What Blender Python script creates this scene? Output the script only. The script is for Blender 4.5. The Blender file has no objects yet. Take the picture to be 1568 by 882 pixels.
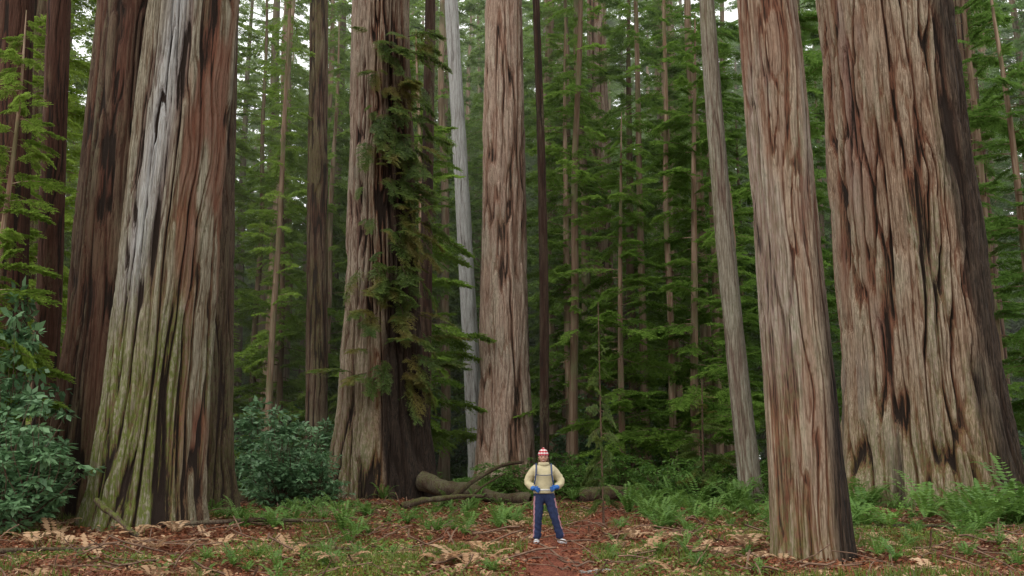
import bpy, math, numpy as np
from mathutils import Vector, Matrix
rng=np.random.default_rng(7)
S=bpy.context.scene
# ------------------------------------------------------------------ helpers
def _h(ix,iy,iz,seed):
    h=(ix.astype(np.int64)*374761393+iy.astype(np.int64)*668265263+iz.astype(np.int64)*2147483647+seed*144665)&0xffffffff
    h=((h^(h>>13))*1274126177)&0xffffffff
    h=((h^(h>>16))*2246822519)&0xffffffff
    h=h^(h>>15)
    return (h&0xffffff)/float(0xffffff)*2-1
def noise(x,y,z=0,seed=0):
    x,y,z=np.broadcast_arrays(np.asarray(x,float),np.asarray(y,float),np.asarray(z,float))
    ix,iy,iz=np.floor(x),np.floor(y),np.floor(z)
    fx,fy,fz=x-ix,y-iy,z-iz
    fx,fy,fz=[f*f*(3-2*f) for f in (fx,fy,fz)]
    r=0
    for a in (0,1):
        for b in (0,1):
            for c in (0,1):
                w=(fx if a else 1-fx)*(fy if b else 1-fy)*(fz if c else 1-fz)
                r=r+w*_h(ix+a,iy+b,iz+c,seed)
    return r
def fbm(x,y,z=0,seed=0,o=3):
    r=0;a=1;t=0
    for i in range(o):
        r=r+a*noise(np.asarray(x)*2**i,np.asarray(y)*2**i,np.asarray(z)*2**i,seed+i*17);t+=a;a*=.5
    return r/t
def ss(a,b,x):
    t=np.clip((x-a)/(b-a),0,1);return t*t*(3-2*t)
def mk(name,V,Q,mats,mi=None,attrs=None,smooth=False,parent=None,loc=(0,0,0)):
    me=bpy.data.meshes.new(name)
    V=np.asarray(V,np.float32).reshape(-1,3);Q=np.asarray(Q,np.int32).reshape(-1,4)
    me.vertices.add(len(V));me.vertices.foreach_set('co',V.ravel())
    me.loops.add(len(Q)*4);me.loops.foreach_set('vertex_index',Q.ravel())
    me.polygons.add(len(Q));me.polygons.foreach_set('loop_start',np.arange(0,len(Q)*4,4,dtype=np.int32))
    try: me.polygons.foreach_set('loop_total',np.full(len(Q),4,np.int32))
    except Exception: pass
    for m in mats: me.materials.append(m)
    if mi is not None: me.polygons.foreach_set('material_index',np.asarray(mi,np.int32))
    me.polygons.foreach_set('use_smooth',np.full(len(Q),bool(smooth)))
    for k,v in (attrs or {}).items():
        v=np.asarray(v,np.float32)
        if v.ndim==1:
            a=me.attributes.new(k,'FLOAT','POINT');a.data.foreach_set('value',v)
        else:
            a=me.attributes.new(k,'FLOAT_COLOR','POINT');a.data.foreach_set('color',v.ravel())
    me.update(calc_edges=True);me.validate()
    ob=bpy.data.objects.new(name,me);S.collection.objects.link(ob);ob.location=loc
    if parent: ob.parent=parent
    return ob
def empty(name,loc=(0,0,0)):
    e=bpy.data.objects.new(name,None);S.collection.objects.link(e);e.location=loc;e.empty_display_size=.3
    return e
def inst(name,me,loc,rz=0,sc=1,parent=None,tilt=0):
    o=bpy.data.objects.new(name,me);S.collection.objects.link(o)
    o.location=loc;o.rotation_euler=(tilt,0,rz);o.scale=(sc,sc,sc) if np.isscalar(sc) else sc
    if parent:o.parent=parent
    return o
class Geo:
    def __init__(s): s.V=[];s.Q=[];s.M=[];s.A=[];s.n=0
    def add(s,V,Q,m=0,a=0.):
        V=np.asarray(V,float).reshape(-1,3);Q=np.asarray(Q,int).reshape(-1,4)
        s.V.append(V);s.Q.append(Q+s.n);s.M.append(np.full(len(Q),m));s.n+=len(V)
        s.A.append(np.full(len(V),a) if np.isscalar(a) else np.asarray(a,float))
    def get(s): return np.concatenate(s.V),np.concatenate(s.Q),np.concatenate(s.M),np.concatenate(s.A)
def tube(P,R,n=8):
    P=np.asarray(P,float);R=np.asarray(R,float)
    T=np.gradient(P,axis=0);T/=np.linalg.norm(T,axis=1)[:,None]+1e-9
    up=np.array([0,0,1.]) if abs(T[0,2])<.8 else np.array([1.,0,0])
    A=np.cross(T,up);A/=np.linalg.norm(A,axis=1)[:,None]+1e-9
    B=np.cross(T,A)
    th=np.arange(n)/n*2*np.pi
    V=P[:,None]+R[:,None,None]*(A[:,None]*np.cos(th)[None,:,None]+B[:,None]*np.sin(th)[None,:,None])
    i=np.arange(len(P)-1)[:,None]*n;j=np.arange(n)[None];k=(j+1)%n
    Q=np.stack([i+j,i+k,i+n+k,i+n+j],-1).reshape(-1,4)
    return V.reshape(-1,3),Q
def leafquads(B,D,Nn,L,W):
    D=D/(np.linalg.norm(D,axis=1)[:,None]+1e-9)
    Sd=np.cross(D,Nn);Sd/=np.linalg.norm(Sd,axis=1)[:,None]+1e-9
    L=np.broadcast_to(L,(len(B),))[:,None];W=np.broadcast_to(W,(len(B),))[:,None]
    V=np.stack([B,B+D*L*.45+Sd*W*.5,B+D*L,B+D*L*.45-Sd*W*.5],1).reshape(-1,3)
    return V,np.arange(len(B)*4).reshape(-1,4)
# ------------------------------------------------------------------ node helper
def newmat(name):
    m=bpy.data.materials.new(name);m.use_nodes=True;nt=m.node_tree;nt.nodes.clear();return m,nt
class NB:
    def __init__(s,nt): s.t=nt
    def n(s,ty,ins=None,**kw):
        x=s.t.nodes.new(ty)
        for k,v in kw.items(): setattr(x,k,v)
        for k,v in (ins or {}).items():
            if isinstance(v,bpy.types.NodeSocket): s.t.links.new(v,x.inputs[k])
            else:
                if isinstance(v,tuple) and len(v)==3 and x.inputs[k].type=='RGBA': v=v+(1,)
                x.inputs[k].default_value=v
        return x
    def noise(s,co,sc,det=3,scl=(1,1,1),rough=.55,dist=0):
        mp=s.n('ShaderNodeMapping',{'Vector':co,'Scale':scl})
        return s.n('ShaderNodeTexNoise',{'Vector':mp.outputs[0],'Scale':sc,'Detail':det,'Roughness':rough,'Distortion':dist}).outputs[0]
    def rng(s,v,a,b,c=0.,d=1.):
        return s.n('ShaderNodeMapRange',{0:v,1:a,2:b,3:c,4:d},clamp=True).outputs[0]
    def mix(s,f,a,b,bt='MIX'):
        x=s.n('ShaderNodeMix',data_type='RGBA',blend_type=bt)
        for i,v in ((0,f),(6,a),(7,b)):
            if isinstance(v,bpy.types.NodeSocket): s.t.links.new(v,x.inputs[i])
            else: x.inputs[i].default_value=(v+(1,) if isinstance(v,tuple) else v)
        return x.outputs[2]
    def m(s,op,a,b=0.):
        return s.n('ShaderNodeMath',{0:a,1:b},operation=op).outputs[0]
    def attr(s,nm,o=2): return s.n('ShaderNodeAttribute',attribute_name=nm).outputs[o]
    def out(s,sh): s.t.links.new(sh,s.n('ShaderNodeOutputMaterial').inputs[0])
BK=.82
def bark(name,base,warm,pale):
    base,warm,pale=[tuple(x*BK for x in q) for q in (base,warm,pale)]
    m,nt=newmat(name);b=NB(nt)
    co=b.n('ShaderNodeTexCoord').outputs['Object']
    n1=b.noise(co,1.3,2,(1,1,.3),.6)
    n3=b.noise(co,38,3,(1,1,.035),.75)
    n5=b.noise(co,14,2,(1,1,.45),.75)
    cv=b.attr('crev')
    cvf=b.m('ADD',cv,b.rng(n3,.3,.7,.18,-.18))
    c=b.mix(b.rng(n1,.40,.60),pale,base)
    c=b.mix(b.rng(n3,.45,.62,0,.55),c,tuple(min(1,x*1.25) for x in pale))
    c=b.mix(b.rng(cvf,.18,.42),c,base)
    c=b.mix(b.rng(cvf,.36,.58),c,warm)
    c=b.mix(b.rng(n3,.40,.54,.55,0),c,tuple(x*.4 for x in warm))
    c=b.mix(b.rng(n5,.56,.70,0,.55),c,tuple(x*.55 for x in base))
    c=b.mix(b.m('MULTIPLY',b.rng(n1,.50,.36,0,.30),b.rng(n5,.40,.56)),c,(.17,.18,.10))
    at=b.n('ShaderNodeAttribute',attribute_name='tint')
    sep=b.n('ShaderNodeSeparateColor',{0:at.outputs[0]})
    c=b.mix(b.m('MULTIPLY',sep.outputs[2],b.rng(n3,.35,.6,.45,1)),c,(.17,.062,.038))
    c=b.mix(b.m('MULTIPLY',sep.outputs[0],b.rng(n3,.36,.56,.3,1)),c,(.38,.38,.375))
    c=b.mix(b.m('MULTIPLY',sep.outputs[1],b.rng(n5,.40,.58,.12,.95)),c,b.mix(n3,(.055,.070,.010),(.17,.20,.04)))
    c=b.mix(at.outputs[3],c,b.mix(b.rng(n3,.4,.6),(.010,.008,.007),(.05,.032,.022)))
    c=b.mix(b.rng(cvf,.60,.86),c,(.020,.012,.008))
    bm=b.n('ShaderNodeBump',{'Height':n3,'Distance':.05,'Strength':1.})
    b.out(b.n('ShaderNodeBsdfPrincipled',{'Base Color':c,'Roughness':.92,'Specular IOR Level':.25,'Normal':bm.outputs[0]}).outputs[0]);return m
def farbark(name,base,warm):
    m,nt=newmat(name);b=NB(nt)
    co=b.n('ShaderNodeTexCoord').outputs['Object'];oi=b.n('ShaderNodeObjectInfo').outputs['Random']
    n=b.noise(co,7,2,(1,1,.06),.7);n2=b.noise(co,1.5,2,(1,1,.4),.6)
    c=b.mix(b.rng(n,.4,.6),warm,base)
    c=b.mix(b.rng(oi,.35,.9,0,.85),c,b.mix(n,(.05,.03,.02),(.13,.09,.06)))
    c=b.mix(b.rng(n2,.48,.62,0,.6),c,(.13,.14,.07))
    b.out(b.n('ShaderNodeBsdfDiffuse',{'Color':c}).outputs[0]);return m
def leafmat(name,dark,light,warm=None,tr=.35,spec=.35,posvar=False):
    m,nt=newmat(name);b=NB(nt)
    v=b.attr('v')
    oi=b.n('ShaderNodeObjectInfo').outputs['Random']
    pos=b.n('ShaderNodeNewGeometry').outputs['Position']
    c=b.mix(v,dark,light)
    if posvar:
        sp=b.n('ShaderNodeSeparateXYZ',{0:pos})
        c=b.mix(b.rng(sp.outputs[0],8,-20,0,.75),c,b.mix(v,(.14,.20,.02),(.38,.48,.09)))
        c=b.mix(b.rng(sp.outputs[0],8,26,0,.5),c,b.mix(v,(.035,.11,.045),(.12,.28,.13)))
        c=b.mix(b.rng(sp.outputs[1],46,110,0,.55),c,(.34,.46,.20))  # paler green farther back: distance haze painted into the leaf colour
    else:
        nn=b.noise(pos,.7,2)
        c=b.mix(b.rng(nn,.35,.6,.5,0),c,tuple(x*.5 for x in dark))
        if warm: c=b.mix(b.rng(nn,.50,.62,0,.8),c,warm)
    c=b.mix(b.m('MULTIPLY',oi,.35),c,tuple(x*.6 for x in light))
    if spec>0: p=b.n('ShaderNodeBsdfPrincipled',{'Base Color':c,'Roughness':.5,'Specular IOR Level':spec})
    else: p=b.n('ShaderNodeBsdfDiffuse',{'Color':c})
    t=b.n('ShaderNodeBsdfTranslucent',{'Color':b.mix(.35,c,light)})
    mx=b.n('ShaderNodeMixShader',{0:tr,1:p.outputs[0],2:t.outputs[0]})
    b.out(mx.outputs[0]);return m
def plain(name,col,rough=.8,var=.25,scale=20,bump=.0,spec=.3):
    m,nt=newmat(name);b=NB(nt)
    co=b.n('ShaderNodeTexCoord').outputs['Object']
    n=b.noise(co,scale,3)
    c=b.mix(b.rng(n,.3,.7),tuple(x*(1-var) for x in col),tuple(min(1,x*(1+var)) for x in col))
    ins={'Base Color':c,'Roughness':rough,'Specular IOR Level':spec}
    if bump: ins['Normal']=b.n('ShaderNodeBump',{'Height':n,'Distance':bump}).outputs[0]
    p=b.n('ShaderNodeBsdfPrincipled',ins);b.out(p.outputs[0]);return m
M_grey=bark('bark_grey',(.23,.185,.12),(.16,.082,.048),(.36,.325,.245))
M_tan=bark('bark_tan',(.31,.205,.135),(.21,.088,.05),(.43,.345,.255))
M_pink=bark('bark_pink',(.40,.27,.20),(.28,.15,.10),(.54,.43,.34))
M_palew=bark('bark_pale',(.50,.48,.45),(.36,.31,.27),(.66,.65,.63))
M_dark=bark('bark_dark',(.05,.028,.018),(.055,.022,.013),(.09,.055,.036))
M_brown=bark('bark_brown',(.12,.075,.048),(.09,.038,.023),(.19,.14,.09))
M_fbark=farbark('bark_far',(.34,.25,.18),(.20,.12,.08))
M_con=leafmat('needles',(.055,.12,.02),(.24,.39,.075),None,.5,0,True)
M_con2=leafmat('needles_near',(.045,.085,.018),(.19,.27,.06),(.19,.13,.035),.42,.3)
M_shrub=leafmat('shrub_leaves',(.05,.13,.05),(.23,.40,.19),None,.25,.5)
M_fern=leafmat('fern_green',(.045,.12,.018),(.18,.32,.065),None,.35,.3)
M_dead=leafmat('fern_dead',(.32,.15,.06),(.66,.46,.29),None,.25,.2)
M_ox=leafmat('groundcover_leaves',(.045,.09,.012),(.20,.26,.04),None,.3,.3)
M_lit=leafmat('litter',(.08,.020,.010),(.34,.12,.055),None,.1,.2)
M_twig=plain('twig_wood',(.10,.06,.04),.9,.4,30)
# ------------------------------------------------------------------ ground
PATH=np.array([[.55,8],[.6,14],[.72,17],[.85,19.2],[1.4,22],[2.4,26],[3.2,32]])
def pathdist(x,y):
    px=np.interp(y,PATH[:,1],PATH[:,0]);w=np.interp(y,[8,14,19,26,32],[.62,.52,.44,.40,.3])
    return np.abs(x-px+.12*noise(y*1.3,0,0,5))-w+.10*noise(x*1.5,y*2.1,0,6)
def gh(x,y):
    x=np.asarray(x,float);y=np.asarray(y,float)
    h=.18*fbm(x*.22,y*.22,0,3,3)+.09*noise(x*.9,y*.9,0,9)
    h=h*ss(-.3,.9,pathdist(x,y))*ss(6,16,y)
    h=h+.35*np.exp(-((x-11.4)**2+(y-27.5)**2)/18)+.25*np.exp(-((x+8.6)**2+(y-23)**2)/9)+.25*np.exp(-((x+4.6)**2+(y-36)**2)/16)
    far=np.hypot(x,y)
    h=h+.8*ss(45,110,far)*(1+.5*noise(x*.03,y*.03,0,2))
    return h
def axis(c,fine,r):
    a=np.arange(-fine,fine+1e-6,r);b=fine*np.exp(np.linspace(0,math.log(600/fine),40))[1:]
    return np.concatenate([-b[::-1],a,b])+c
gx=axis(0,18,.09);gy=axis(22,13,.09)
X,Y=np.meshgrid(gx,gy);Z=gh(X,Y)+.035*noise(X*4,Y*4,0,4)*(np.abs(Y-22)<15)
nx,ny=len(gx),len(gy)
i=np.arange(ny-1)[:,None]*nx+np.arange(nx-1)[None]
Q=np.stack([i,i+1,i+nx+1,i+nx],-1).reshape(-1,4)
m,nt=newmat('forest_floor');b=NB(nt)
co=b.n('ShaderNodeTexCoord').outputs['Object']
pa=b.attr('path')
n1=b.noise(co,.5,2);n2=b.noise(co,6,4,rough=.7);n3=b.noise(co,40,3,rough=.7)
c=b.mix(b.rng(n2,.35,.65),(.055,.018,.010),(.18,.058,.030))
c=b.mix(b.rng(n3,.45,.7,0,.7),c,(.25,.125,.065))
c=b.mix(b.rng(n1,.48,.64,0,.3),c,b.mix(n3,(.03,.05,.012),(.10,.13,.03)))
c=b.mix(pa,c,b.mix(b.rng(n3,.35,.65),(.13,.034,.02),(.30,.098,.058)))
c=b.mix(b.m('MULTIPLY',pa,b.rng(n2,.5,.68,0,.5)),c,(.10,.03,.018))
c=b.mix(b.rng(n3,.25,.42,.7,0),c,(.02,.012,.008))
bm=b.n('ShaderNodeBump',{'Height':b.m('ADD',n2,n3),'Distance':.05})
b.out(b.n('ShaderNodeBsdfPrincipled',{'Base Color':c,'Roughness':.95,'Specular IOR Level':.2,'Normal':bm.outputs[0]}).outputs[0])
mk('ground',np.stack([X,Y,Z],-1),Q,[m],attrs={'path':ss(.15,-.15,pathdist(X,Y)+.15*noise(X*4,Y*4,0,8)).ravel()},smooth=True)
# ------------------------------------------------------------------ trunks
def trunk(name,x,y,prof,topoff,H,nt_,zfine,zs,mat,fs=1.,fd=.05,lob=.12,seed=1,tintf=None,bend=0.,part='trunk',cvs=.85):
    root=empty(name,(x,y,float(gh(x,y))-.15))
    z=np.concatenate([np.arange(0,zfine,zs),np.linspace(zfine,H,14)])
    th=np.arange(nt_)/nt_*2*np.pi
    Zg,T=np.meshgrid(z,th,indexing='ij')
    pz=[p[0] for p in prof]+[H];pr=[p[1] for p in prof]+[prof[-1][1]*.45]
    R=np.interp(Zg,pz,pr)
    cx,cy=np.cos(T),np.sin(T)
    R=R*(1+lob*noise(cx*1.7+seed*3,cy*1.7,Zg*.07,seed)+lob*1.5*np.exp(-Zg/1.1)*noise(cx*3.2,cy*3.2,Zg*.2,seed+1))
    Rm=float(prof[min(2,len(prof)-1)][1]);U,W=cx*Rm,cy*Rm
    wu=.16*noise(U*1.5,W*1.5,Zg*.35,seed+2)+.05*noise(U*5,W*5,Zg*1.1,seed+12)
    n=noise((U+wu)*5.2*fs,(W+wu)*5.2*fs,Zg*.26+3,seed+3)
    n2=noise((U+wu)*12*fs,(W+wu)*12*fs,Zg*.5,seed+5)
    n3=noise((U+wu*.5)*27*fs,(W+wu*.5)*27*fs,Zg*1.1,seed+6)
    f1=1-ss(0,.30,np.abs(n));f2=1-ss(0,.42,np.abs(n2));f3=1-ss(0,.5,np.abs(n3))
    plate=noise(U*2.2,W*2.2,Zg*.4,seed+9)
    dep=np.clip(f1*.85+f2*.5+f3*.22,0,1.3)
    d=-fd*dep+fd*.5*plate
    cv=np.clip(dep*cvs-.12*plate,0,1)
    R2=R+d
    V=np.stack([cx*R2+topoff*Zg+bend*np.sin(Zg/zfine*np.pi),cy*R2,Zg],-1)
    i=np.arange(len(z)-1)[:,None]*nt_;j=np.arange(nt_)[None];k=(j+1)%nt_
    Q=np.stack([i+j,i+k,i+nt_+k,i+nt_+j],-1).reshape(-1,4)
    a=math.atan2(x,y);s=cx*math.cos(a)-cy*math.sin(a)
    tint=np.zeros(Zg.shape+(4,))
    if tintf:
        nz=fbm(U*2,W*2,Zg*.3,seed+8,3)
        for q,vv in enumerate(tintf(s,Zg,nz)): tint[...,q]=np.clip(vv,0,1)
    mk(part,V,Q,[mat],attrs={'crev':cv.ravel(),'tint':tint.reshape(-1,4)},smooth=True,parent=root)
    return root
O=lambda s:s*0
def tA(s,z,n):
    c=np.interp(z,[4,7,12],[-.78,-.55,-.30])
    pale=np.exp(-((s-c)/.26)**2)*ss(3.6,6.5,z+n)*1.0
    moss=ss(6.8,1.2,z+3.2*n)*ss(.7,.1,s+.4*n)*1.0+ss(9,2,z)*.5*ss(0,.4,n)
    red=ss(.10,.35,s+.6*n)*ss(1,2.5,z)*.85*ss(-.2,.2,noise(s*6,z*.5,0,3))
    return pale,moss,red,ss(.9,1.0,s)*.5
A=trunk('redwood_tree',-8.09,22,[(0,1.40),(.8,1.26),(3,1.14),(12.5,1.06)],.040,34,460,13.5,.06,M_grey,1.,.09,.07,11,tA,cvs=.84)
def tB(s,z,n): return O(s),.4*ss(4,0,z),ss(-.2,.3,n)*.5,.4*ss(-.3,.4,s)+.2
trunk('redwood_tree',-10.0,25,[(0,1.75),(1.5,1.5),(5,1.3),(14,1.18)],0.0,34,260,15,.09,M_brown,1.,.08,.1,21,tB)
def tC(s,z,n): return O(s),.45*ss(9,0,z+3*n),O(s),.45+0*s
trunk('redwood_tree',-8.75,27,[(0,1.35),(1.5,1.2),(6,1.08),(15,1.0)],-.02,34,260,16,.09,M_brown,1.2,.07,.08,31,tC)
def tE(s,z,n):
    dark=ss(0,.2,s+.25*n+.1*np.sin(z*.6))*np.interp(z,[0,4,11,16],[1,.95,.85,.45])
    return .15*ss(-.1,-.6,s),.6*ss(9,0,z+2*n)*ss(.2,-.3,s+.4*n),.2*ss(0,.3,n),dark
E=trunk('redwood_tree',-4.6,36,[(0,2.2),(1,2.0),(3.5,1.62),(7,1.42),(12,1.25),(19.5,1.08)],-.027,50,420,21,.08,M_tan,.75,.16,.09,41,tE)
trunk('redwood_tree',-3.55,40,[(0,.34),(2,.28),(21,.23)],0,40,60,23,.25,M_dark,1,.02,.05,51)
trunk('redwood_tree',-9.75,50,[(0,.75),(2,.58),(28,.46)],-.028,55,120,28,.2,M_brown,1,.04,.1,61,lambda s,z,n:(O(s),.3*ss(.0,.3,n),O(s),O(s)))
trunk('redwood_tree',-1.85,55,[(0,.62),(1.5,.48),(30,.40)],-.062,52,120,30,.18,M_palew,1,.03,.08,71,lambda s,z,n:(.6+0*s,.15*ss(6,0,z),O(s),O(s)),cvs=.5)
trunk('redwood_tree',-.28,48,[(0,1.75),(1.5,1.42),(5,1.25),(26,1.02)],-.006,60,260,26,.11,M_pink,.6,.12,.09,81,lambda s,z,n:(O(s),.3*ss(3,0,z),.3*ss(0,.4,n),.5*ss(.8,1,s)),cvs=.66)
trunk('redwood_tree',1.35,42,[(0,.28),(2,.22),(22,.17)],-.012,40,50,23,.3,M_dark,1,.015,.05,91,bend=.15)
trunk('redwood_tree',5.7,60,[(0,1.0),(2,.82),(31,.62)],-.008,60,180,32,.16,M_pink,.6,.08,.1,101,lambda s,z,n:(O(s),.2*ss(.1,.4,n),.2+0*s,.2*ss(.5,1,s)),cvs=.65)
trunk('redwood_tree',11.8,68,[(0,1.15),(2,.95),(36,.75)],-.02,66,180,36,.18,M_pink,.6,.08,.1,111,lambda s,z,n:(O(s),.4*ss(-.2,.4,n),.1+0*s,.15+0*s),cvs=.65)
trunk('fir_tree',7.65,32,[(0,.46),(1,.37),(5,.33),(17.5,.26)],-.05,34,90,18,.1,M_grey,1.3,.015,.08,121,lambda s,z,n:(.15+0*s,.25*ss(-.1,.4,n),O(s),.35*ss(.4,.9,s)),bend=-.12,cvs=.5)
def tL(s,z,n):
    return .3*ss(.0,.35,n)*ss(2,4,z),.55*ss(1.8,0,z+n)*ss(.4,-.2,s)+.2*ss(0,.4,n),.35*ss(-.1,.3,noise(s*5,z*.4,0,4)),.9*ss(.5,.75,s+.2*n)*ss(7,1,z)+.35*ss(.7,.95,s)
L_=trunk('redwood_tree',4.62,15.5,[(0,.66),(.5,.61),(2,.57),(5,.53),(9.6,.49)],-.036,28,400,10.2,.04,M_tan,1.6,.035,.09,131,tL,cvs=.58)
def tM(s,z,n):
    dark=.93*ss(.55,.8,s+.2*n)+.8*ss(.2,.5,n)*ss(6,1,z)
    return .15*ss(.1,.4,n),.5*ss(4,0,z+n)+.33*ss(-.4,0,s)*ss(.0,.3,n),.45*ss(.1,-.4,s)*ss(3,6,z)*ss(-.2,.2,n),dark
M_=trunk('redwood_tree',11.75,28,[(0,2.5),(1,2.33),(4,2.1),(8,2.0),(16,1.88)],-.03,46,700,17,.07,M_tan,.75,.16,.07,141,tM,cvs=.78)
trunk('redwood_tree',-13.3,26,[(0,.75),(1.5,.62),(14,.5)],-.05,30,100,15,.15,M_dark,1,.03,.1,151,lambda s,z,n:(O(s),O(s),.3+0*s,O(s)))
trunk('redwood_tree',-14.0,30,[(0,.5),(1.5,.4),(17,.34)],-.045,34,80,17,.15,M_dark,1,.03,.1,161,lambda s,z,n:(O(s),O(s),.3+0*s,O(s)))
trunk('redwood_tree',20.3,42,[(0,1.1),(1.5,.9),(24,.7)],-.01,44,120,24,.2,M_brown,1,.05,.1,171)
trunk('redwood_tree',-22.5,44,[(0,1.1),(1.5,.9),(24,.7)],-.01,44,120,24,.2,M_brown,1,.05,.1,181)
# ------------------------------------------------------------------ conifer foliage
def branch_tpl(seed,ns=26,nl=13,lw=1.,ll=.085):
    r=np.random.default_rng(seed);g=Geo()
    t=np.linspace(0,1,6);dr=r.uniform(.10,.38)
    ax=lambda t:np.stack([t,.06*np.sin(t*4+seed),.10*t-dr*t**2.2],-1)
    V,Q=tube(ax(t),.010*(1-t)+.002,3);g.add(V,Q,1,.3)
    Bs=[];Ds=[];Ls=[];A=[]
    for k in range(ns):
        tt=.14+.86*(k+r.random())/ns
        side=1 if k%2 else -1
        p=ax(np.array([tt]))[0]
        an=side*r.uniform(.65,1.15)*(1-.35*tt)
        l=.42*(1-.72*tt)*r.uniform(.6,1.25)+.06
        d=np.array([math.cos(an),math.sin(an),r.uniform(-.30,.08)])
        u=(np.arange(nl)+.5)/nl
        pts=p+d*l*u[:,None];pts[:,2]-=.18*l*u**2
        for sd in (-1,1):
            ang=an+sd*r.uniform(.7,1.0)
            dd=np.stack([np.cos(ang)+0*u,np.sin(ang)+0*u,-.2+r.normal(0,.25,nl)],-1)
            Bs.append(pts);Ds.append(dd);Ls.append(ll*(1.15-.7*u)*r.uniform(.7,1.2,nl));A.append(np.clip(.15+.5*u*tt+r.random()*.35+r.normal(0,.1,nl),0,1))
    B=np.concatenate(Bs);D=np.concatenate(Ds);L=np.concatenate(Ls);a=np.concatenate(A)
    Nn=np.stack([r.normal(0,.6,len(B)),r.normal(0,.6,len(B)),np.ones(len(B))],-1)
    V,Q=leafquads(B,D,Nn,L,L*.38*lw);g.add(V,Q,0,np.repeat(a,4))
    return g.get()
TPL=[branch_tpl(s) for s in range(5)]
TPS=[branch_tpl(s+10,15,6,1.3,.13) for s in range(5)]
TPX=[branch_tpl(s+20,11,5,1.5,.20) for s in range(5)]
def xf(V,L,az,tilt,roll,p):
    c,s=math.cos(tilt),math.sin(tilt)
    cr,sr=math.cos(roll),math.sin(roll)
    V=V*L
    V=np.stack([V[:,0],V[:,1]*cr-V[:,2]*sr,V[:,1]*sr+V[:,2]*cr],-1)
    V=np.stack([V[:,0]*c-V[:,2]*s,V[:,1],V[:,0]*s+V[:,2]*c],-1)
    c,s=math.cos(az),math.sin(az)
    return np.stack([V[:,0]*c-V[:,1]*s,V[:,0]*s+V[:,1]*c,V[:,2]],-1)+p
def conifer(name,seed,H,r0,z0,nb,Lf,mats,tpl=TPL,nside=9,trunkon=True):
    r=np.random.default_rng(seed);g=Geo()
    z=np.linspace(0,H,24);wb=r.uniform(.08,.3)
    P=np.stack([wb*np.sin(z*.13+seed)+.06*np.sin(z*.5),wb*np.cos(z*.11+seed),z],-1)
    P[:,:2]-=P[0,:2]
    if trunkon:
        V,Q=tube(P,r0*(1-z/H)**.7+.02+r0*.35*np.exp(-z/.6),nside);g.add(V,Q,1,.3)
    for k in range(nb):
        zz=z0+(H-z0-.3)*((k+r.random())/nb)
        q=zz/H;L=Lf(q)*r.uniform(.4,1.2)
        p=np.array([np.interp(zz,z,P[:,0]),np.interp(zz,z,P[:,1]),zz])
        V,Q,Mi,a=tpl[r.integers(len(tpl))]
        V=xf(V,L,r.uniform(0,2*np.pi),r.uniform(-.35,.3),r.normal(0,.3),p)
        g.V.append(V);g.Q.append(Q+g.n);g.M.append(Mi);g.n+=len(V);g.A.append(np.clip(a+r.normal(0,.2),0,1))
    V,Q,Mi,a=g.get()
    o=mk(name,V,Q,mats,Mi,{'v':a},smooth=False)
    me=o.data;bpy.data.objects.remove(o);return me
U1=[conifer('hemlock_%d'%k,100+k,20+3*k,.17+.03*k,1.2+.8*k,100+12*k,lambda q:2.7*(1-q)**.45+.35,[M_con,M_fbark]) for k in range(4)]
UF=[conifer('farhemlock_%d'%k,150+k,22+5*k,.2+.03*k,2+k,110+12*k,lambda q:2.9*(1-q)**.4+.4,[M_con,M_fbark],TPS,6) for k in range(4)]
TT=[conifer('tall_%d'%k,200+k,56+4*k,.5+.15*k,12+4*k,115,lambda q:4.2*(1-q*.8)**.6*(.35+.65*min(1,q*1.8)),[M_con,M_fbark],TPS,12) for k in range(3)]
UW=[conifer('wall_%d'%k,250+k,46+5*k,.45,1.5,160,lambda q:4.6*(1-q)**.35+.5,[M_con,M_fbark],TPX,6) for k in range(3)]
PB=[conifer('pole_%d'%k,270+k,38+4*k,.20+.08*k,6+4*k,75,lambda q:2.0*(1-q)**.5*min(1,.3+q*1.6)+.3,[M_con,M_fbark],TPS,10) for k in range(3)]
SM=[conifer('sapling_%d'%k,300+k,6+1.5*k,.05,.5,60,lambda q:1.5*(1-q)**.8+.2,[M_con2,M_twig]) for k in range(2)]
def hem(x,y,k,sc=1.,rz=None,name='hemlock_tree'):
    return inst(name,U1[k],(x,y,float(gh(x,y))-.05),rng.uniform(0,6.28) if rz is None else rz,sc)
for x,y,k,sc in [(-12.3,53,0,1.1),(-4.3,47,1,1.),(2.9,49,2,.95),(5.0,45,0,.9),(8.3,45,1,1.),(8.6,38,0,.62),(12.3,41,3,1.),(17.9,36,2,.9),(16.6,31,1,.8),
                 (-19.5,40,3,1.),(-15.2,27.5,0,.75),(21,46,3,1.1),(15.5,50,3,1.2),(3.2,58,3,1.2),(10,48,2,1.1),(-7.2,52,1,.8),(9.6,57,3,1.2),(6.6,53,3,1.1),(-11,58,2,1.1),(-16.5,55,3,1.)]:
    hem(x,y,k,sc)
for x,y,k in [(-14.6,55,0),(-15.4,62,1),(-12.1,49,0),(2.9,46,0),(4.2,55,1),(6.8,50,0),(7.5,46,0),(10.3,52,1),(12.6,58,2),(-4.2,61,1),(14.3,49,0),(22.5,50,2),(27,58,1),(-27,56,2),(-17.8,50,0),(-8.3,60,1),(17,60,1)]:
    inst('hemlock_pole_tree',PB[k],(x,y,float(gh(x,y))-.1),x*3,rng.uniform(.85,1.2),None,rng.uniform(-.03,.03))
bf=empty('background_forest')
r2=np.random.default_rng(5)
pts=[]
for t in range(5000):
    y=r2.uniform(58,112);x=r2.uniform(-1,1)*(y*.56+8)
    if all((x-a)**2+(y-c)**2>4.4**2 for a,c in pts):
        pts.append((x,y))
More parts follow.
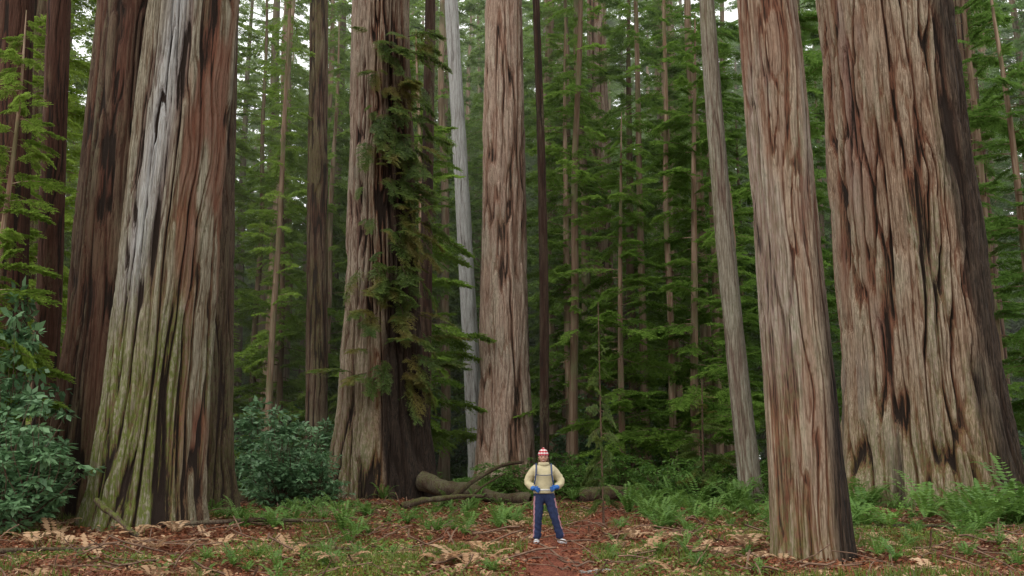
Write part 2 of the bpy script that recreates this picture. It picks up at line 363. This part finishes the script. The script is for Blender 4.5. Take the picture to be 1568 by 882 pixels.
for x,y in pts[:135]:
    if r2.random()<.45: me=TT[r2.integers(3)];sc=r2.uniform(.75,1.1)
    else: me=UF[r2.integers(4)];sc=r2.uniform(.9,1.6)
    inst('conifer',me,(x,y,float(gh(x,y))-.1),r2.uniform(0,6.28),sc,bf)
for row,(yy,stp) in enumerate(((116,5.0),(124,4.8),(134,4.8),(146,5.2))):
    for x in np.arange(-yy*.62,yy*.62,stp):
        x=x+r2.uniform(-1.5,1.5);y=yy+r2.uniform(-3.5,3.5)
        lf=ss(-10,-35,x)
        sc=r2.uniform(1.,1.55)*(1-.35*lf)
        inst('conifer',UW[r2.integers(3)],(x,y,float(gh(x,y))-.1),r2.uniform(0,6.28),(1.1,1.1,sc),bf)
def sprays(parent,name,items,mat,tpl=TPL,seed=1):
    r=np.random.default_rng(seed);g=Geo()
    for (px,py,pz,az,L,tilt) in items:
        V,Q,Mi,a=tpl[r.integers(len(tpl))]
        V=xf(V,L,az,tilt,r.normal(0,.3),np.array([px,py,pz]))
        g.V.append(V);g.Q.append(Q+g.n);g.M.append(Mi);g.n+=len(V);g.A.append(np.clip(a+r.normal(0,.15),0,1))
    V,Q,Mi,a=g.get()
    return mk(name,V,Q,[mat,M_twig],Mi,{'v':a},parent=parent)
it=[]
for k in range(165):
    z=rng.uniform(4.0,17.5);R=np.interp(z,[4,7,12,19],[1.55,1.42,1.25,1.08])
    az=rng.normal(-.90,.55);
    it.append((math.cos(az)*R-.027*z,math.sin(az)*R,z,az,rng.uniform(.5,1.7),rng.uniform(-1.0,.1)))
sprays(E,'foliage',it,M_con2)
inst('redwood_sapling',U1[0],(-12.1,22.5,0),1.,(.55,.55,.62))
inst('redwood_sapling',SM[1],(-11.6,20.5,0),2.,.8)
inst('redwood_sapling',SM[0],(2.18,24.0,0),2.,(.35,.35,.9))
inst('redwood_sapling',SM[1],(9.9,33,0),2.,.7)
inst('redwood_sapling',SM[0],(6.3,33,0),4.,.7)
inst('redwood_sapling',SM[1],(14.6,25.5,0),4.,.6)
# ------------------------------------------------------------------ shrubs
def shrub_mesh(name,seed,w,h,nst,nl,ls,mat,asp=.5):
    r=np.random.default_rng(seed);g=Geo();B=[];D=[];A=[]
    for k in range(nst):
        az=r.uniform(0,6.28);rr=w*math.sqrt(r.random())
        hh=h*r.uniform(.25,1)*(1-.45*(rr/w)**2)
        t=np.linspace(0,1,8)
        P=np.stack([math.cos(az)*rr*t**.8+.12*np.sin(t*5+k),math.sin(az)*rr*t**.8+.12*np.cos(t*4+k),hh*t],-1)
        V,Q=tube(P,.018*(1-t)+.004,4);g.add(V,Q,1,.3)
        for c in range(4):
            tt=r.uniform(.35,1) if c else 1.
            p=np.array([np.interp(tt,t,P[:,q]) for q in range(3)])+r.normal(0,.12,3)*w*.5*(c>0)
            n=nl;uu=r.normal(0,1,(n,3));uu/=np.linalg.norm(uu,axis=1)[:,None];uu[:,2]=uu[:,2]*.4
            B.append(p+uu*r.uniform(.03,.17,(n,1))*max(w,.7)*[1,1,.4]);uu[:,2]-=.2;D.append(uu);A.append(np.clip(r.uniform(0,.8)+r.normal(0,.15,n),0,1))
    B=np.concatenate(B);D=np.concatenate(D);a=np.concatenate(A)
    Nn=np.stack([r.normal(0,.45,len(B)),r.normal(0,.45,len(B)),np.ones(len(B))],-1)
    L=ls*r.uniform(.6,1.2,len(B))
    V,Q=leafquads(B,D,Nn,L,L*asp);g.add(V,Q,0,np.repeat(a,4))
    V,Q,Mi,a=g.get();o=mk(name,V,Q,[mat,M_twig],Mi,{'v':a});me=o.data;bpy.data.objects.remove(o);return me
SH=[shrub_mesh('shrub_a',1,1.15,2.9,44,18,.20,M_shrub),shrub_mesh('shrub_b',2,1.5,3.4,50,20,.22,M_shrub),shrub_mesh('shrub_c',3,1.2,1.5,50,22,.13,M_fern)]
def g0(x,y): return (x,y,float(gh(x,y))-.03)
inst('rhododendron_shrub',SH[0],g0(-9.9,20.2),0,1.02)
inst('rhododendron_shrub',SH[0],g0(-11.0,21.2),2,(1.1,1.1,1.25))
inst('rhododendron_shrub',SH[1],g0(-11.6,22.8),4,(.9,.9,1.75))
inst('rhododendron_shrub',SH[1],g0(-7.4,32),0,1.)
inst('rhododendron_shrub',SH[0],g0(-6.1,31.5),3,.8)
inst('rhododendron_shrub',SH[1],g0(-9.3,36),1,1.1)
inst('huckleberry_shrub',SH[2],g0(5.6,36),0,1.2)
for x,y,s in [(7.2,38,1.4),(4.4,42,1.4),(9.2,35,1.2),(2.6,40,1.1),(-2,41,.8),(10.3,30.8,.9),(-11.5,33,1.2),(15.5,27,1.),(-13,24,1.1),(7.,46,1.7),(-.5,44,1.2),(12.3,34,1.5),(6.4,33,.9)]:
    inst('huckleberry_shrub',SH[2],g0(x,y),x,s)
us=empty('understory_shrubs')
for k in range(85):
    y=rng.uniform(44,85);x=rng.uniform(-.56,.56)*y
    inst('shrub',SH[2] if rng.random()<.7 else SH[1],g0(x,y),x,rng.uniform(1.,2.),us)
# ------------------------------------------------------------------ ferns
def fern_tpl(seed,nf=13,npn=20,up=1.05,curl=.72,pw=.17,reach=.8,wd=.05):
    r=np.random.default_rng(seed);B=[];D=[];L=[];A=[];W=[];N=[]
    for f in range(nf):
        az=6.28*f/nf+r.normal(0,.25);l=r.uniform(.7,1.15);u_=up*r.uniform(.6,1.15);c_=curl*r.uniform(.7,1.2)
        t=(np.arange(npn)+.6)/npn
        rad=l*reach*t**1.15;hz=l*(u_*t-c_*t**2.4)
        p=np.stack([np.cos(az)*rad,np.sin(az)*rad,hz+.03],-1)
        T=np.gradient(p,axis=0);T/=np.linalg.norm(T,axis=1)[:,None]
        side=np.array([-math.sin(az),math.cos(az),0.])
        nn=np.cross(T,side[None]);roll=r.normal(0,.35);nn=nn+roll*side
        for sd in (-1,1):
            sv=side*sd+np.array([0,0,-.15])
            B.append(p);D.append(sv+T*.45+r.normal(0,.08,(npn,3)));N.append(nn+r.normal(0,.15,(npn,3)))
            L.append(pw*np.sin(np.clip(t*1.02+.03,0,.99)*math.pi)**.6*(1-.35*t)+.01);W.append(np.full(npn,wd));A.append(np.clip(r.uniform(.2,.8)+r.normal(0,.1,npn),0,1))
    B=np.concatenate(B);D=np.concatenate(D);L=np.concatenate(L);W=np.concatenate(W);A=np.concatenate(A)
    V,Q=leafquads(B,D,np.concatenate(N),L,W);return V,Q,np.repeat(A,4)
FT=[fern_tpl(s,12,19,1.25,.72,.15,.75,.052) for s in range(4)]
DT=[fern_tpl(20+s,4,11,.9,.65,.30,.85,.13) for s in range(4)]
def scatter(name,tpls,items,mat,seed=3):
    r=np.random.default_rng(seed);g=Geo()
    for x,y,s in items:
        V,Q,a=tpls[r.integers(len(tpls))]
        an=r.uniform(0,6.28);c,sn=math.cos(an),math.sin(an)
        W=np.stack([(V[:,0]*c-V[:,1]*sn)*s+x,(V[:,0]*sn+V[:,1]*c)*s+y,V[:,2]*s+float(gh(x,y))],-1)
        g.add(W,Q,0,np.clip(a+r.normal(0,.15),0,1))
    V,Q,Mi,a=g.get();return mk(name,V,Q,[mat],Mi,{'v':a})
def okp(x,y,mrg=.15):
    if pathdist(x,y)<mrg: return False
    for a,c,R in ((-8.1,22,1.3),(4.6,15.5,.7),(11.75,28,2.4),(-4.6,36,2.),(-10,25,1.5)):
        if (x-a)**2+(y-c)**2<R*R: return False
    return True
big=[(10.3,21.6,1.5),(9.3,22.6,1.25),(11.2,22.2,1.5),(8.4,24.,1.2),(7.0,22.3,1.),(7.4,25.5,1.3),(12.2,23.,1.4),(7.7,20.6,.95),(9.0,19.6,.8),(8.1,18.2,.6),(6.1,18.6,.6),(9.6,20.6,1.0)]
for x,y,s in big: scatter('sword_fern',FT,[(x,y,s)],M_fern,int(x*10))
its=[(4.0,27,1.),(5.1,28.5,1.1),(6.3,29,1.1),(4.7,26,.8),(3.4,29.5,1.1),(5.8,31,1.3),(7.1,31,1.2),(4.4,31.5,1.2),(-3.2,20.,.6),(-2.8,15.2,.45),(-3.6,25,.7),(-5.8,29,.8),(-2.2,30,.6)]
for k in range(75):
    y=rng.uniform(20,33);x=rng.uniform(2.5,12)
    if okp(x,y,.5): its.append((x,y,rng.uniform(.5,1.05)))
for k in range(460):
    y=13+24*rng.random()**.8;x=rng.uniform(-.56,.56)*y
    if okp(x,y,.4) and fbm(x*.25,y*.25,0,33)>-.12+.15*(x<-2): its.append((x,y,rng.uniform(.2,.45) if y<21 else rng.uniform(.3,.75)))
for k in range(150):
    y=rng.uniform(34,60);x=rng.uniform(-.56,.56)*y
    if okp(x,y): its.append((x,y,rng.uniform(.7,1.3)))
scatter('fern_undergrowth',FT,its,M_fern)
its=[]
for u,Yd in [(105,21.0),(90,20),(215,19.8),(275,20),(345,19),(735,17.5),(750,16.8),(700,16),(965,19.2),(985,16.6),(1000,16.9),(1100,15.2),(1130,19.4),(525,15),(680,15.5),(720,15.2),(1140,16.5),(640,17),(1020,18.8),(1340,17),(1400,15.5),(1550,17),(450,17),(60,18),(1460,18.5),(150,17)]:
    its.append(((u-784)/1506*(Yd*.985),Yd,rng.uniform(.45,.65)))
for k in range(170):
    y=rng.uniform(13.2,30);x=rng.uniform(-.56,.56)*y
    if okp(x,y,.05): its.append((x,y,rng.uniform(.2,.45)))
scatter('dead_fern_fronds',DT,its,M_dead)
def carpet(name,N,size,mat,fn,seed,up=.0,ylim=(12.5,34),asp=.8,tilt=.5,pm=.05):
    r=np.random.default_rng(seed)
    y=ylim[0]+(ylim[1]-ylim[0])*r.random(N)**1.25;x=r.uniform(-.57,.57,N)*y
    k=fn(x,y)>r.random(N);x=x[k];y=y[k]
    k=pathdist(x,y)>pm*r.normal(1,.8,len(x));x=x[k];y=y[k];n=len(x)
    z=gh(x,y)+r.uniform(.0,1,n)*up+.012
    an=r.uniform(0,6.28,n);D=np.stack([np.cos(an),np.sin(an),r.normal(0,tilt*.6,n)],-1)
    Nn=np.stack([r.normal(0,tilt,n),r.normal(0,tilt,n),np.ones(n)],-1)
    L=size*r.uniform(.5,1.4,n)*(1+.025*(y-14))
    V,Q=leafquads(np.stack([x,y,z],-1),D,Nn,L,L*asp)
    a=np.clip(.45+.5*fbm(x*1.2,y*1.2,0,seed)+r.normal(0,.2,n),0,1)
    return mk(name,V,Q,[mat],None,{'v':np.repeat(a,4)})
gm=lambda x,y:fbm(x*.45,y*.45,0,50)+.5*fbm(x*1.8,y*1.8,0,52)
carpet('oxalis_groundcover',90000,.055,M_ox,lambda x,y:ss(.08,.36,gm(x,y)+.08*ss(22,14,y)-.12*ss(-3,-7,x)),51,.13)
carpet('leaf_litter',160000,.065,M_lit,lambda x,y:.5+.5*ss(.3,-.1,gm(x,y)),61,.07,asp=.5,pm=-.25)
carpet('tan_leaf_litter',20000,.09,M_dead,lambda x,y:.7+0*x,63,.09,asp=.45,pm=-.02)
carpet('path_litter',2200,.05,M_dead,lambda x,y:ss(.1,-.1,pathdist(x,y)),65,.02,asp=.4,pm=-9)
def grass():
    r=np.random.default_rng(8);N=60000
    y=12.6+16*r.random(N)**1.3;x=r.uniform(-.57,.57,N)*y
    k=ss(.05,.35,fbm(x*.5,y*.5,0,70)+.05)>r.random(N);k&=pathdist(x,y)>.08;x=x[k];y=y[k];n=len(x)
    B=np.stack([x,y,gh(x,y)],-1);D=np.stack([r.normal(0,.4,n),r.normal(0,.4,n),np.ones(n)],-1)
    Nn=np.stack([r.normal(0,1,n),-np.ones(n),0*x],-1)
    V,Q=leafquads(B,D,Nn,r.uniform(.06,.28,n),.014)
    mk('grass',V,Q,[M_ox],None,{'v':np.repeat(r.random(n),4)})
grass()
g=Geo()
for k in range(800):
    y=rng.uniform(13,34);x=rng.uniform(-.56,.56)*y;l=rng.uniform(.2,1.3);an=rng.uniform(0,3.14)
    t=np.linspace(-.5,.5,5);xx=x+t*l*math.cos(an);yy=y+t*l*math.sin(an)
    P=np.stack([xx,yy,gh(xx,yy)+.04+rng.uniform(0,.11)+t*rng.normal(0,.22)+.02*np.sin(t*9)],-1)
    V,Q=tube(P,np.full(5,rng.uniform(.005,.018)),4);g.add(V,Q,0,.2)
V,Q,Mi,a=g.get();mk('fallen_twigs',V,Q,[plain('twig_litter',(.15,.09,.06),.9,.5,9)],None)
M_log=bark('bark_log',(.09,.055,.038),(.09,.038,.022),(.14,.105,.075))
def log(name,p0,p1,r0,r1,mossy=.6,sag=0,seed=1,n=40,mat=None):
    p0=np.array(p0,float);p1=np.array(p1,float);t=np.linspace(0,1,n)
    P=p0+(p1-p0)*t[:,None];P[:,2]+=sag*np.sin(t*np.pi);P[:,1]+=.06*r0*8*noise(t*5,seed,0,seed);P[:,0]+=.03*noise(t*6,seed,4,seed)
    P[:,2]+=r0*.5*noise(t*4,seed,9,seed)
    R=r0+(r1-r0)*t;R=R*(1+.16*noise(t*9,seed,0,seed+1));R[0]*=.6;R[-1]*=.5
    V,Q=tube(P,R,28)
    nn=noise(V[:,0]*7,V[:,1]*7,V[:,2]*7,seed);c=np.repeat(P,28,0);V=c+(V-c)*(1+.14*nn)[:,None]
    up=(V-c)[:,2]/np.repeat(R,28)
    ti=np.zeros((len(V),4));ti[:,1]=ss(-.1,.6,up+.5*nn)*mossy
    return mk(name,V,Q,[mat or M_log],attrs={'crev':.25+.3*nn,'tint':ti},smooth=True)
def G(x,y,dz): return (x,y,float(gh(x,y))+dz)
log('fallen_log',G(-3.2,34.5,.65),G(.6,32.5,.15),.30,.20,.3,seed=3)
log('fallen_log',G(-12,33.5,.2),G(-6.5,34.5,.3),.32,.26,.5,seed=5)
log('fallen_log',G(2.5,38,.2),G(6.5,39.5,.2),.3,.22,.5,seed=6)
log('fallen_branch',G(-2.2,31,.05),G(.4,33,1.5),.09,.05,.3,.25,7,mat=M_dark)
log('fallen_branch',G(-1.6,30.5,.1),G(-.2,31.5,1.1),.045,.02,.3,.1,17,mat=M_dark)
log('fallen_branch',G(-3.2,29,.15),G(-.9,30.6,.45),.10,.05,.6,.1,8)
log('fallen_branch',G(-8.4,20.2,.7),G(-7.2,19.6,.05),.06,.045,.9,0,9)
log('fallen_branch',G(.95,14.25,.03),G(1.5,14.7,.04),.03,.02,0,0,10,mat=M_palew)
log('fallen_branch',G(-7.3,21,.05),G(-3.4,22,.12),.05,.03,.1,.05,11)
log('fallen_branch',G(-4.2,18.3,.05),G(-2.8,17.7,.15),.04,.02,.4,.05,12)
log('fallen_branch',G(6.2,21,.05),G(9.1,20.2,.15),.05,.03,.2,.05,13)
log('fallen_branch',G(-8.8,16.3,.05),G(-6.8,16.9,.12),.045,.02,.2,.05,14)
# ------------------------------------------------------------------ hiker
hk=empty('hiker',(.60,19.0,float(gh(.6,19.))+.02))
M_jk=plain('jacket_cream',(.46,.40,.25),.75,.10,14,.004)
M_tr=plain('trousers_navy',(.016,.025,.07),.8,.3,25,.004)
M_st=plain('trouser_stripe',(.36,.18,.21),.8,.1)
M_sk=plain('skin',(.43,.23,.17),.5,.06)
M_gl=plain('glove_blue',(.025,.11,.36),.7,.15)
M_sh=plain('shoe_white',(.58,.58,.60),.5,.1)
M_hair=plain('hair_brown',(.08,.04,.022),.6,.3,60)
M_pk=plain('backpack_blue',(.04,.06,.13),.7,.2)
M_wh=plain('white_fabric',(.52,.50,.47),.7,.08)
M_lip=plain('lips',(.40,.09,.08),.4,.1)
M_eye=plain('eye_dark',(.02,.015,.012),.2,.1)
def skin(name,verts,edges,radii,mats,sub=2,root=0,matfn=None,post=None):
    me=bpy.data.meshes.new(name);me.from_pydata(verts,edges,[]);ob=bpy.data.objects.new(name,me);S.collection.objects.link(ob)
    md=ob.modifiers.new('s','SKIN');md.use_smooth_shade=True
    sv=me.skin_vertices[0].data
    for k,r in enumerate(radii):
        sv[k].radius=r if isinstance(r,tuple) else (r,r);sv[k].use_root=(k==root)
    ms=ob.modifiers.new('u','SUBSURF');ms.levels=sub;ms.render_levels=sub
    dg=bpy.context.evaluated_depsgraph_get();dg.update()
    m2=bpy.data.meshes.new_from_object(ob.evaluated_get(dg));bpy.data.objects.remove(ob)
    m2.materials.clear()
    for m in mats:m2.materials.append(m)
    for p in m2.polygons:
        p.use_smooth=True
        p.material_index=matfn(p.center,p.normal) if matfn else 0
    if post:
        for v in m2.vertices: v.co=post(v.co.copy(),v.normal.copy())
    o=bpy.data.objects.new(name,m2);S.collection.objects.link(o);o.parent=hk;return o
bv=[(0,0,.93),(0,0,1.04),(0,.0,1.2),(0,.0,1.33),(0,0,1.43),(0,-.01,1.5),
    (-.155,0,1.37),(-.25,.03,1.25),(-.315,.03,1.12),(-.24,-.06,1.055),(-.175,-.13,1.02),
    (.155,0,1.37),(.26,.03,1.25),(.345,.03,1.13),(.28,-.06,1.07),(.215,-.13,1.04),
    (-.09,0,.86),(-.10,-.01,.66),(-.115,-.03,.48),(-.125,0,.27),(-.135,.01,.07),
    (.095,0,.86),(.15,-.01,.67),(.205,-.035,.49),(.265,-.01,.28),(.325,.01,.08)]
be=[(0,1),(1,2),(2,3),(3,4),(4,5),(3,6),(6,7),(7,8),(8,9),(9,10),(3,11),(11,12),(12,13),(13,14),(14,15),(0,16),(16,17),(17,18),(18,19),(19,20),(0,21),(21,22),(22,23),(23,24),(24,25)]
br=[(.175,.14),(.195,.155),(.205,.165),(.175,.13),(.07,.07),(.055,.055),
    .10,.092,.082,.072,.055,.10,.092,.082,.072,.055,
    .125,.11,.09,.083,.090,.125,.11,.09,.083,.090]
def bm_(c,n):
    if c.z>1.455 and abs(c.x)<.1: return 3
    if c.z<.95 and not (abs(c.x)>.19 and c.z>.9):
        side=-1 if c.x<.03 else 1
        if c.z<.86 and n.x*side>.82: return 2
        return 1
    return 0
def bp(co,n):
    if co.z>.97 and co.z<1.42: co+=n*.012*abs(math.sin(co.z*36))
    elif co.z<.85: co+=n*.006*math.sin(co.z*60+co.x*30)
    return co
skin('body',bv,be,br,[M_jk,M_tr,M_st,M_sk],2,0,bm_,bp)
def ring(name,z,rx,ry,h,th,mat,cy=0,n=32):
    th_=np.arange(n)/n*2*np.pi
    prof=[(0,-h/2),(th,-h*.3),(th,h*.3),(0,h/2),(-th,h*.3),(-th,-h*.3)]
    V=np.array([[(rx+a)*math.cos(t),(ry+a)*math.sin(t)+cy,z+b_] for t in th_ for a,b_ in prof])
    m=len(prof);Q=[[i*m+j,((i+1)%n)*m+j,((i+1)%n)*m+(j+1)%m,i*m+(j+1)%m] for i in range(n) for j in range(m)]
    return mk(name,V,Q,[mat],smooth=True,parent=hk)
ring('jacket_hem',.955,.185,.15,.07,.014,M_jk)
ring('waist_strap',.99,.20,.165,.035,.008,M_wh)
ring('collar',1.465,.085,.085,.08,.022,M_jk)
def ell(name,c,r,mat,fn=None,u=24,v=16,rot=0):
    th=np.arange(u)/u*2*np.pi;ph=np.linspace(.02,math.pi-.02,v)
    P,T=np.meshgrid(ph,th,indexing='ij');V=np.stack([np.sin(P)*np.cos(T),np.sin(P)*np.sin(T),np.cos(P)],-1).reshape(-1,3)
    if fn: V=fn(V)
    V=V*np.array(r)
    c_,s_=math.cos(rot),math.sin(rot);V=np.stack([V[:,0]*c_-V[:,1]*s_,V[:,0]*s_+V[:,1]*c_,V[:,2]],-1)+np.array(c)
    i=np.arange(v-1)[:,None]*u;j=np.arange(u)[None];k=(j+1)%u
    Q=np.stack([i+j,i+u+j,i+u+k,i+k],-1).reshape(-1,4)
    return mk(name,V,Q,[mat],smooth=True,parent=hk)
HC=(-.005,-.015,1.59)
def headf(V):
    V=V.copy();f=(V[:,1]<0)
    low=ss(0,-1,V[:,2]);V[:,0]*=1-.28*low;V[:,1]*=1-.12*low
    V[:,1]-=.22*np.exp(-((V[:,0]/.14)**2+((V[:,2]+.12)/.16)**2))*f
    V[:,1]+=.10*np.exp(-(((np.abs(V[:,0])-.38)/.16)**2+((V[:,2]-.06)/.12)**2))*f
    V[:,1]-=.08*np.exp(-((V[:,0]/.3)**2+((V[:,2]+.85)/.2)**2))*f
    return V
ell('head',HC,(.085,.098,.118),M_sk,headf,40,36)
for s in (-1,1):
    ell('eye',(HC[0]+s*.032,HC[1]-.086,HC[2]+.006),(.011,.008,.007),M_eye,None,10,8)
    ell('ear',(HC[0]+s*.085,HC[1]+.01,HC[2]-.012),(.012,.02,.032),M_sk,None,10,8)
    ell('hair_side',(HC[0]+s*.075,HC[1]+.025,HC[2]-.05),(.028,.05,.09),M_hair,None,14,10)
    ell('eyebrow',(HC[0]+s*.032,HC[1]-.090,HC[2]+.027),(.016,.006,.004),M_hair,None,10,8)
ell('mouth',(HC[0],HC[1]-.086,HC[2]-.058),(.028,.011,.011),M_lip,None,14,8)
ell('teeth',(HC[0],HC[1]-.093,HC[2]-.056),(.021,.007,.005),M_wh,None,12,8)
m,nt=newmat('hat_knit');b=NB(nt)
co=b.n('ShaderNodeTexCoord').outputs['Object'];sp=b.n('ShaderNodeSeparateXYZ',{0:co})
st=b.m('SINE',b.m('MULTIPLY',sp.outputs[2],110.));ck=b.m('SINE',b.m('MULTIPLY',sp.outputs[0],120.))
f=b.rng(b.m('ADD',st,b.m('MULTIPLY',ck,.6)),-.05,.35)
c=b.mix(f,(.36,.02,.03),(.58,.50,.50))
b.out(b.n('ShaderNodeBsdfPrincipled',{'Base Color':c,'Roughness':.9}).outputs[0])
def hatf(V):
    V=V.copy();V[:,2]=np.maximum(V[:,2],-.12);return V
ell('hat',(HC[0],HC[1]+.008,HC[2]+.046),(.100,.115,.122),m,hatf,32,24)
ell('hat_pompom',(HC[0],HC[1]+.008,HC[2]+.172),(.022,.022,.018),m,None,12,10)
ring('hat_brim',HC[2]+.052,.092,.106,.034,.011,plain('hat_red',(.40,.04,.06),.9,.2,90),HC[1]+.008)
for o in hk.children:
    if o.name.startswith('hat_brim'): o.location.x=HC[0]
def hand(wr,s):
    W=Vector(wr);d=Vector((s*.75,-.30,-.25)).normalized();up=Vector((0,0,1));sd=(up-up.dot(d)*d).normalized();nr=d.cross(sd)
    vs=[tuple(W-d*.03),tuple(W),tuple(W+d*.05)];es=[(0,1),(1,2)];rr=[.036,.034,(.034,.034)]
    for k in range(4):
        off=sd*(.033-.022*k);L=[.06,.068,.064,.05][k]
        b0=len(vs);vs+= [tuple(W+d*.065+off*1.0),tuple(W+d*(.065+L*.5)+off*1.15+Vector((0,.004,0))),tuple(W+d*(.065+L*.8)+off*1.2+Vector((0,.030,-.012)))]
        rr+=[.0135,.0125,.011];es+=[(2,b0),(b0,b0+1),(b0+1,b0+2)]
    b0=len(vs);vs+=[tuple(W+d*.03+sd*.038),tuple(W+d*.065+sd*.062)];rr+=[.015,.013];es+=[(1,b0),(b0,b0+1)]
    skin('glove',vs,es,rr,[M_gl],1,1)
    ell('glove_cuff',tuple(W-d*.02),(.052,.052,.045),M_gl,None,16,10)
hand((-.185,-.15,1.015),1);hand((.225,-.15,1.035),-1)
def shoe(x,y,rot):
    def f(V):
        V=V.copy();V[:,2]=np.where(V[:,2]<0,V[:,2]*.55,V[:,2]*(1+.5*ss(-.2,.8,V[:,1])));V[:,0]*=1+.15*ss(.2,-.6,V[:,1]);return V
    ell('shoe',(x,y-.055,.038),(.052,.14,.052),M_sh,f,24,16,rot)
    ell('sole',(x,y-.055,.014),(.056,.145,.016),plain('sole',(.25,.25,.27)),None,24,8,rot)
shoe(-.14,.01,-.1);shoe(.34,.01,.55)
ell('backpack',(.02,.20,1.22),(.19,.11,.25),M_pk,lambda V:np.sign(V)*np.abs(V)**.7,28,20)
for s in (-1,1):
    P=np.array([[s*.145,.14,1.38],[s*.145,.06,1.465],[s*.14,-.04,1.47],[s*.142,-.125,1.39],[s*.15,-.165,1.28],[s*.165,-.155,1.17],[s*.185,-.10,1.07],[s*.19,.02,1.03]])
    t=np.linspace(0,7,29);P=np.stack([np.interp(t,range(8),P[:,q]) for q in range(3)],-1)
    V,Q=tube(P,np.full(29,.015),8);mk('backpack_strap',V,Q,[M_pk],smooth=True,parent=hk)
V,Q=tube([[-.14,-.172,1.27],[-.05,-.188,1.262],[.05,-.188,1.262],[.14,-.172,1.27]],np.full(4,.008),6);mk('chest_strap',V,Q,[M_pk],smooth=True,parent=hk)
# ------------------------------------------------------------------ mist lying deep in the stand
m,nt=newmat('mist_air')
vs=nt.nodes.new('ShaderNodeVolumeScatter');vs.inputs['Color'].default_value=(.95,.98,.88,1);vs.inputs['Density'].default_value=.0022
nt.links.new(vs.outputs[0],nt.nodes.new('ShaderNodeOutputMaterial').inputs['Volume'])
x0,x1,y0,y1,z0,z1=-110,110,44,175,-3,62
V=[(x0,y0,z0),(x1,y0,z0),(x1,y1,z0),(x0,y1,z0),(x0,y0,z1),(x1,y0,z1),(x1,y1,z1),(x0,y1,z1)]
mk('mist',V,[(3,2,1,0),(4,5,6,7),(0,1,5,4),(1,2,6,5),(2,3,7,6),(3,0,4,7)],[m])
# ------------------------------------------------------------------ light, sky, camera
EL=math.radians(48);AZ=math.radians(225)
w=bpy.data.worlds.new('World');S.world=w;w.use_nodes=True;nt=w.node_tree;b=NB(nt);nt.nodes.clear()
sk=b.n('ShaderNodeTexSky',sky_type='NISHITA',sun_disc=False,sun_elevation=EL,sun_rotation=AZ,dust_density=4.,air_density=1.2)
hs=b.n('ShaderNodeHueSaturation',{'Saturation':.35,'Color':sk.outputs[0]})
cl=b.mix(.8,hs.outputs[0],(13.3,13.4,13.0))     # bright overcast cloud layer over the clear sky
bg=b.n('ShaderNodeBackground',{'Color':cl,'Strength':.15})
nt.links.new(bg.outputs[0],b.n('ShaderNodeOutputWorld').inputs[0])
sun=bpy.data.lights.new('sun','SUN');sun.energy=1.;sun.angle=math.radians(25);sun.color=(1,.96,.88)
so=bpy.data.objects.new('sun',sun);S.collection.objects.link(so)
d=Vector((math.sin(AZ)*math.cos(EL),math.cos(AZ)*math.cos(EL),math.sin(EL)))
so.rotation_euler=d.to_track_quat('Z','Y').to_euler();so.location=d*30
cam=bpy.data.cameras.new('camera');cam.lens=34.6;cam.clip_end=2000;cam.sensor_width=36
cob=bpy.data.objects.new('camera',cam);S.collection.objects.link(cob);cob.location=(0,0,1.6);cob.rotation_euler=(math.radians(90+9.8),0,0)
S.camera=cob
S.view_settings.view_transform='Standard';S.view_settings.look='None';S.view_settings.exposure=0
